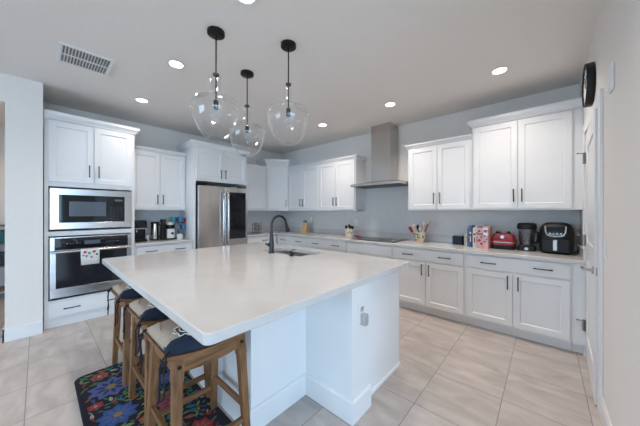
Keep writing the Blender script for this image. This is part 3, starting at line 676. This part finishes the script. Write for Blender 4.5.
dup(c3, (SX[1], SYS[1], 0), 0, 'beige and navy scroll cushion on the middle stool')
dup(c3, (SX[2], SYS[2], 0), 0, 'beige and navy scroll cushion on the stool nearest the oven')

# ---------------------------------------------------------------- things on the back worktop
ZT = .9145
t = thing('knife_block', 'light wooden knife block with dark handles in the back corner', 'knife block', (1.11, -.25, ZT), .4)
b = B(); b.loft([[(-.055, -.07, 0), (.055, -.07, 0), (.055, .07, 0), (-.055, .07, 0)], [(-.055, -.07, .05), (.055, -.07, .05), (.055, .07, .05), (-.055, .07, .05)], [(-.05, .005, .22), (.05, .005, .22), (.05, .07, .20), (-.05, .07, .20)]]); obj('block', b, 'lightwood', t, bevel=.004)
for i, x in enumerate((-.03, 0, .03)): obj('knife_handle', B().bar((x, .03, .205), (x, .015, .28-.02*abs(i-1)), .016, .022), 'plastic', t, bevel=.003)
t = thing('utensil_crock', 'cream ceramic crock with dark cooking utensils left of the cooktop', 'utensil holder', (2.30, -.32, ZT))
obj('jar', B().lathe([(.001, 0), (.058, 0), (.066, .02), (.068, .12), (.062, .145), (.056, .145), (.056, .02), (.001, .02)]), 'cream', t)
b = B()
for k in range(4): b.mi = 0; b.sphere((.062*math.cos(-1.2+k*.5), .062*math.sin(-1.2+k*.5), .075+.02*(k % 2)), .016, 8, 6)
obj('relief', b, 'tan', t)
for k, (dx, dy, L_) in enumerate(((-.05, .0, .13), (-.015, .03, .15), (.03, -.01, .14), (.05, .02, .12))):
    b = B(); b.tube([(dx*.4, dy*.4, .03), (dx, dy, .03+L_)], .006, 6); b.sphere((dx*1.2, dy*1.2, .05+L_), .026, 10, 8, 1.25); obj('utensil', b, 'gun' if k % 2 else 'plastic', t)
t = solo('spoon_rest', B().lathe([(.001, 0), (.035, 0), (.062, .018), (.066, .024), (.058, .022), (.03, .006), (.001, .006)], n=24, sx=1.1), 'red', (2.44, -.28, ZT), 'small red dish at the back left corner of the cooktop', 'spoon rest')
t.location = (2.42, -.235, ZT)
# bright utensil pot
t = thing('utensil_pot', 'floral pot of red and white spatulas right of the cooktop', 'utensil holder', (3.53, -.22, ZT))
b = B(); b.lathe([(.001, 0), (.055, 0), (.060, .01), (.078, .150), (.073, .150), (.055, .02), (.001, .02)], n=24)
cols = ['cream', 'r_green', 'r_red', 'r_pale', 'tg', 'r_coral']
for k in range(46):
    a = random.uniform(0, 2*PI); z = random.uniform(.02, .135); r = .060+.018*(z-.01)/.14+.0025; q = random.uniform(.008, .015); b.mi = random.randint(1, 5)
    T_ = Vector((-math.sin(a), math.cos(a), 0)); c_ = Vector((r*math.cos(a), r*math.sin(a), z)); b.f([b.v(c_+T_*q*math.cos(w_)+Vector((0, 0, q*math.sin(w_)))) for w_ in [2*PI*j/7 for j in range(7)]])
obj('pot', b, cols, t)
SP = [(-.15, .02, .20, 'red', 1), (-.10, -.02, .26, 'cream', 0), (-.045, .03, .22, 'plastic', 2), (.0, -.01, .21, 'cream', 0), (.05, .02, .25, 'cream', 1), (.10, -.01, .24, 'red', 1), (.125, .03, .30, 'cream', 2), (.06, .0, .30, 'white', 0)]
for k, (dx, dy, zt, mm, kd) in enumerate(SP):
    b = B(); p0 = Vector((dx*.25, dy*.4, .03)); p1 = Vector((dx*.85, dy, zt-.05)); d_ = (p1-p0).normalized()
    b.tube([p0, p1], .006, 6)
    if kd == 0: b.sphere(p1+d_*.03, .020, 10, 8, 1.5)
    elif kd == 1: b.bar(p1-d_*.01, p1+d_*.085, .008, .036, .008, .046)
    else: b.tube([p1, p1+d_*.03, p1+d_*.07, p1+d_*.09], [.006, .022, .020, .008], 8)
    obj('spatula', b, mm, t)
# small dark cube
t = solo('speaker_cube', B().box(-.062, .062, -.055, .055, 0, .118), 'plastic', (4.02, -.13, ZT), 'small black cube speaker left of the cookbooks', 'speaker', bevel=.008, rz=.05)
obj('screen', B().box(-.052, .052, -.0565, -.055, .012, .106), 'navy', t)
# books
bx = 4.116
BK = [('pale grey book leaning first in the row', 'book1', .028, .165, .16, 'r_pale'), ('slim white book second in the row', 'book4', .018, .18, .16, 'tan'), ('dark slate book left of the blue one', 'book3', .026, .235, .18, 'r_teal'),
      ('bright blue book in the row', 'book2', .030, .275, .19, 'white'), ('slim black book right of the blue one', 'plastic', .016, .255, .19, 'r_gold'), ('thick white cookbook in the row', 'book4', .040, .255, .20, 'r_red'),
      ('tall slim white book before the pink covers', 'book4', .020, .285, .21, 'book5'), ('pink and red patterned cookbook with dark top', 'book6', .058, .285, .21, 'red'), ('pale pink patterned cookbook last in the row', 'book6', .056, .272, .21, 'book2')]
y_ = -.23
for i, (lb, mm, w_, h_, d_, m2) in enumerate(BK):
    yy = -.16-.022*i*.9
    t = thing('cookbook', lb, 'book', (bx+w_/2, yy, ZT), 0, 'cookbooks standing by the red appliance')
    b = B(); hw_ = w_/2-.0008; b.box(-hw_, -hw_+.002, -d_/2, d_/2, 0, h_); b.box(hw_-.002, hw_, -d_/2, d_/2, 0, h_); b.box(-hw_, hw_, -d_/2, -d_/2+.003, 0, h_)
    b.mi = 1
    if i == 7:
        for (u, z, r) in ((-.010, .10, .017), (.010, .14, .012), (.012, .06, .015), (-.012, .215, .014)): b.f([b.v((u+r*math.cos(q), -d_/2-.0008, z+r*math.sin(q))) for q in [2*PI*j/12 for j in range(12)]])
        b.mi = 2; b.box(-hw_, hw_, -d_/2-.001, -d_/2, .255, h_); b.box(-hw_, hw_, -d_/2-.001, -d_/2, .165, .19)
    elif i == 8:
        for (u, z, r) in ((-.008, .09, .012), (.012, .12, .010), (.0, .22, .016), (-.012, .16, .010)): b.f([b.v((u+r*math.cos(q), -d_/2-.0008, z+r*math.sin(q))) for q in [2*PI*j/12 for j in range(12)]])
        b.mi = 3; b.box(-hw_, hw_, -d_/2-.001, -d_/2, .17, .20); b.box(-hw_, hw_, -d_/2-.001, -d_/2, .235, .255)
    else: b.box(-hw_*.7, hw_*.7, -d_/2-.0008, -d_/2, h_*.62, h_*.70); b.box(-hw_*.35, hw_*.35, -d_/2-.0008, -d_/2, h_*.25, h_*.5)
    obj('cover', b, [mm, m2, 'book3', 'white'], t); obj('pages', B().box(-hw_+.002, hw_-.002, -d_/2+.003, d_/2-.004, .003, h_-.003), 'page', t)
    bx += w_+.001
# red toaster oven like grill
t = thing('countertop_grill', 'red and black countertop appliance between the books and blender', 'appliance', (4.541, -.19, ZT), 0)
t.scale = (.89, 1, 1)
obj('base', B().prism(rrect(-.13, .13, -.12, .12, .04, 5), 0, .050), 'plastic', t, bevel=.004)
obj('body', B().prism(rrect(-.135, .135, -.125, .125, .045, 5), .050, .120), 'red', t, bevel=.008)
b = B(); b.loft([[(x*s, y*s, z) for x, y in rrect(-.125, .125, -.115, .115, .04, 5)] for s, z in ((1, .120), (.98, .150), (.85, .180), (.6, .186))]); obj('lid', b, 'book5', t)
obj('trim_band', B().prism(rrect(-.138, .138, -.128, .128, .045, 5), .082, .090), 'silver', t)
for x in (-.06, .06): obj('clamp', B().lathe([(.001, .165), (.025, .165), (.025, .205), (.015, .215), (.001, .215)], (x, -.02, 0), 14), 'plastic', t)
b = B().lathe([(.001, 0), (.022, 0), (.020, .018), (.001, .018)], n=16); b.bm.transform(Matrix.Translation((0, -.113, .150)) @ Matrix.Rotation(PI/2, 4, 'X')); obj('dial', b, 'silver', t)
# blender / coffee carafe
t = thing('blender', 'black blender with a smoky jar and handle left of the air fryer', 'blender', (4.764, -.19, ZT), 0)
obj('base', B().loft([[(x*s, y*s, z) for x, y in rrect(-.085, .085, -.085, .085, .03, 5)] for s, z in ((1, 0), (1, .035), (.85, .06))]), 'plastic', t, bevel=.003)
obj('jar', B().lathe([(.062, .06), (.066, .07), (.086, .245), (.086, .255), (.082, .255), (.062, .075), (.001, .070)], n=24, cap=False), 'jar', t)
obj('lid', B().lathe([(.001, .25), (.092, .25), (.092, .295), (.078, .320), (.030, .325), (.001, .325)], n=24), 'plastic', t)
obj('handle', B().tube([(.075, -.03, .225), (.102, -.055, .215), (.105, -.06, .15), (.095, -.05, .10), (.058, -.03, .095)], .013, 8), 'plastic', t)
obj('blade', B().lathe([(.001, .07), (.02, .07), (.012, .10), (.001, .105)], n=10), 'chrome', t)
b = B().lathe([(.001, 0), (.018, 0), (.016, .012), (.001, .012)], n=14); b.bm.transform(Matrix.Translation((0, -.083, .025)) @ Matrix.Rotation(PI/2, 4, 'X')); obj('dial', b, 'silver', t)
# air fryer
t = thing('air_fryer', 'black basket air fryer with a silver handle on the worktop by the right wall', 'air fryer', (5.02, -.205, ZT), -.08)
t.scale = (.96, .96, .96)
b = B(); rings = []
for z, s in ((0, .86), (.01, .92), (.06, .99), (.14, 1.0), (.24, .97), (.29, .90), (.325, .80), (.345, .60), (.350, .35)): rings.append([(x*s, y*s, z) for x, y in rrect(-.148, .148, -.155, .155, .085, 8)])
b.loft(rings, smooth=True); obj('body', b, 'plastic', t, angle=60)
fr = -.157
def arc(k, w_, ztop, zb): return [(-w_, fr+.012, ztop), (-w_+.004, fr-.001, zb+.045), (-w_+.018, fr-.004, zb+.012), (-w_+.045, fr-.005, zb), (0, fr-.005, zb-.004), (w_-.045, fr-.005, zb), (w_-.018, fr-.004, zb+.012), (w_-.004, fr-.001, zb+.045), (w_, fr+.012, ztop)]
obj('display_frame', B().tube(arc(0, .085, .31, .200), .0065, 8), 'silver', t)
obj('display', B().loft([[(-.07, fr-.001, .21), (.07, fr-.001, .21), (.07, fr+.012, .21), (-.07, fr+.012, .21)], [(-.076, fr+.008, .30), (.076, fr+.008, .30), (.076, fr+.03, .30), (-.076, fr+.03, .30)]]), 'glassblack', t)
b = B()
for x in (-.045, -.015, .015, .045): b.box(x-.005, x+.005, fr-.0025, fr+.001, .225, .236)
obj('icons', b, 'white', t)
obj('basket', B().box(-.115, .115, fr-.008, fr+.02, .020, .165), 'plastic', t, bevel=.01, seg=3)
obj('handle', B().bar((0, fr-.005, .150), (0, fr-.045, .150), .034, .02).bar((0, fr-.042, .160), (0, fr-.040, .045), .034, .016), 'silver', t, bevel=.004)
# rack next to the fridge
t = thing('tiered_rack', 'small black tiered rack with jars beside the fridge', 'rack', (.30, -.90, ZT), .5)
b = B()
for x in (-.075, .075):
    for y in (-.05, .05): b.tube([(x, y, 0), (x, y, .22)], .005, 6)
for z in (.015, .085, .155): b.box(-.08, .08, -.055, .055, z-.004, z+.002)
obj('frame', b, 'black', t)
for z, n_ in ((.017, 4), (.087, 4), (.157, 3)):
    for k in range(n_):
        j = solo('spice_jar', B().lathe([(.001, 0), (.016, 0), (.016, .04), (.014, .042), (.001, .042)], n=12), 'jar', (0, 0, 0), 'small dark spice jar in the tiered rack', 'jar', 'spice jars in the tiered rack')
        lx_ = -.057+k*.038; j.location = (.30+lx_*math.cos(.5), -.90+lx_*math.sin(.5), ZT+z)
        obj('lid', B().lathe([(.001, .042), (.016, .042), (.016, .054), (.001, .054)], n=12), 'plastic' if k % 2 else 'silver', j)

# ---------------------------------------------------------------- coffee nook
t = thing('coffee_machine', 'black pod coffee machine at the left of the coffee nook', 'coffee machine', (.30, -3.005, ZT), PI/2)
b = B(); b.box(-.075, .075, -.02, .13, 0, .23); b.box(-.075, .075, -.13, -.02, 0, .03); b.box(-.075, .075, -.12, .13, .17, .26); obj('body', b, 'plastic', t, bevel=.008)
obj('band', B().box(-.076, .076, -.121, -.05, .165, .175), 'silver', t); obj('top_lid', B().box(-.07, .07, -.11, .12, .26, .275), 'gun', t, bevel=.004)
obj('light_ring', B().box(-.045, -.030, -.0225, -.020, .12, .145), 'white', t)
t = thing('water_kettle', 'tall steel and glass canister beside the black coffee machine', 'kettle', (.30, -2.80, ZT), PI/2)
obj('body', B().lathe([(.001, 0), (.055, 0), (.055, .02), (.052, .025), (.052, .225), (.001, .225)], n=24), 'steel', t)
obj('lid', B().lathe([(.001, .225), (.056, .225), (.056, .245), (.04, .25), (.001, .25)], n=24), 'plastic', t)
obj('base_ring', B().lathe([(.001, 0), (.062, 0), (.062, .018), (.001, .018)], n=24), 'plastic', t)
obj('handle', B().tube([(.05, 0, .22), (.085, 0, .20), (.085, 0, .06), (.05, 0, .04)], .009, 8), 'plastic', t)
t = thing('coffee_grinder', 'slim black grinder in the middle of the coffee nook', 'grinder', (.36, -2.70, ZT), PI/2)
obj('body', B().prism(rrect(-.035, .035, -.05, .05, .015, 4), 0, .22), 'plastic', t, bevel=.004); obj('hopper', B().lathe([(.001, .22), (.03, .22), (.042, .27), (.040, .285), (.001, .287)], n=16), 'gun', t)
t = thing('coffee_maker', 'white and black coffee maker in the coffee nook', 'coffee maker', (.36, -2.60, ZT), PI/2)
obj('tank', B().prism(rrect(-.055, .055, -.05, .08, .02, 4), 0, .15), 'white', t, bevel=.006)
obj('head', B().lathe([(.001, .15), (.058, .15), (.062, .17), (.060, .205), (.001, .205)], n=20), 'plastic', t)
obj('cap', B().lathe([(.001, .205), (.050, .205), (.045, .24), (.001, .245)], n=20), 'cream', t)
obj('spot', B().box(.0, .035, -.053, -.049, .07, .10), 'plastic', t); obj('base', B().prism(rrect(-.06, .06, -.06, .085, .02, 4), 0, .02), 'plastic', t)
def mug(mm, loc, rz, label, tilt=0):
    o = obj('mug', B().lathe([(.001, 0), (.036, 0), (.040, .01), (.041, .085), (.037, .085), (.036, .012), (.001, .010)], n=20), mm); o.location = loc; o.rotation_euler = (tilt, 0, rz); tag(o, label, 'mug', 'mugs in the coffee nook')
    obj('handle', B().tube([(.038, 0, .07), (.062, 0, .065), (.066, 0, .04), (.055, 0, .02), (.038, 0, .018)], .006, 8), mm, o); return o
t = thing('mug_tree', 'black wire mug tree at the right of the coffee nook', 'mug tree', (.30, -2.46, ZT))
obj('base', B().lathe([(.001, 0), (.065, 0), (.065, .012), (.01, .018), (.001, .018)], n=24), 'plastic', t); obj('stem', B().tube([(0, 0, .015), (0, 0, .31)], .008, 8), 'plastic', t)
arms = [(0.2, .29), (-1.3, .285), (1.45, .27), (-.5, .185), (.9, .175)]
for a, z in arms: obj('arm', B().tube([(0, 0, z-.02), (.05*math.cos(a), .05*math.sin(a), z)], .005, 6), 'plastic', t)
for (a, z), mm, lb in zip(arms, ('blue', 'teal', 'burg', 'book3', 'blue'), ('glossy blue mug at the top of the mug tree', 'teal mug at the top left of the mug tree', 'burgundy mug at the top right of the mug tree', 'slate mug low on the mug tree', 'blue mug low on the mug tree')):
    mug(mm, (.30+.085*math.cos(a), -2.46+.080*math.sin(a), ZT+z*1.16-.055), a+PI, lb)
mug('white', (.46, -2.49, ZT), .3, 'white mug with a black spot standing before the mug tree')
t = solo('paper_cups', B().lathe([(.001, 0), (.022, 0), (.030, .08), (.001, .08)], n=16), 'white', (.28, -2.895, ZT), 'small stack of white paper cups behind the canister', 'cups')

for n_ in ('coffee_machine', 'water_kettle', 'coffee_grinder', 'coffee_maker', 'mug_tree'):
    bpy.data.objects[n_].scale = (1, 1, 1.16)

# ---------------------------------------------------------------- hall seen through the opening
t = thing('hall_shelf', 'wooden shelf unit in the hallway past the left opening', 'shelf', (-1.60, -4.60, 0), PI/2)
b = B(); W2, H2 = .42, 1.15
for x in (-W2, W2): b.box(x-.012, x+.012, -.15, .15, 0, H2)
obj('side_panel', b, 'darkwood', t)
for z in (.12, .50, .85, 1.14): obj('shelf_board', B().box(-W2, W2, -.15, .15, z-.012, z+.012), 'darkwood', t)
for k in range(4):
    solo('storage_box', B().box(-.12, .12, -.09, .09, 0, .2), ('book5', 'plastic', 'book5', 'r_teal')[k], (-1.58, -4.72+.27*(k % 2), (.513, .513, .863, .863)[k]), ('dark red storage box low on the hall shelf', 'black storage box low on the hall shelf', 'dark red storage box high on the hall shelf', 'teal storage box high on the hall shelf')[k], 'box', 'boxes on the hall shelf', rz=PI/2, bevel=.01)
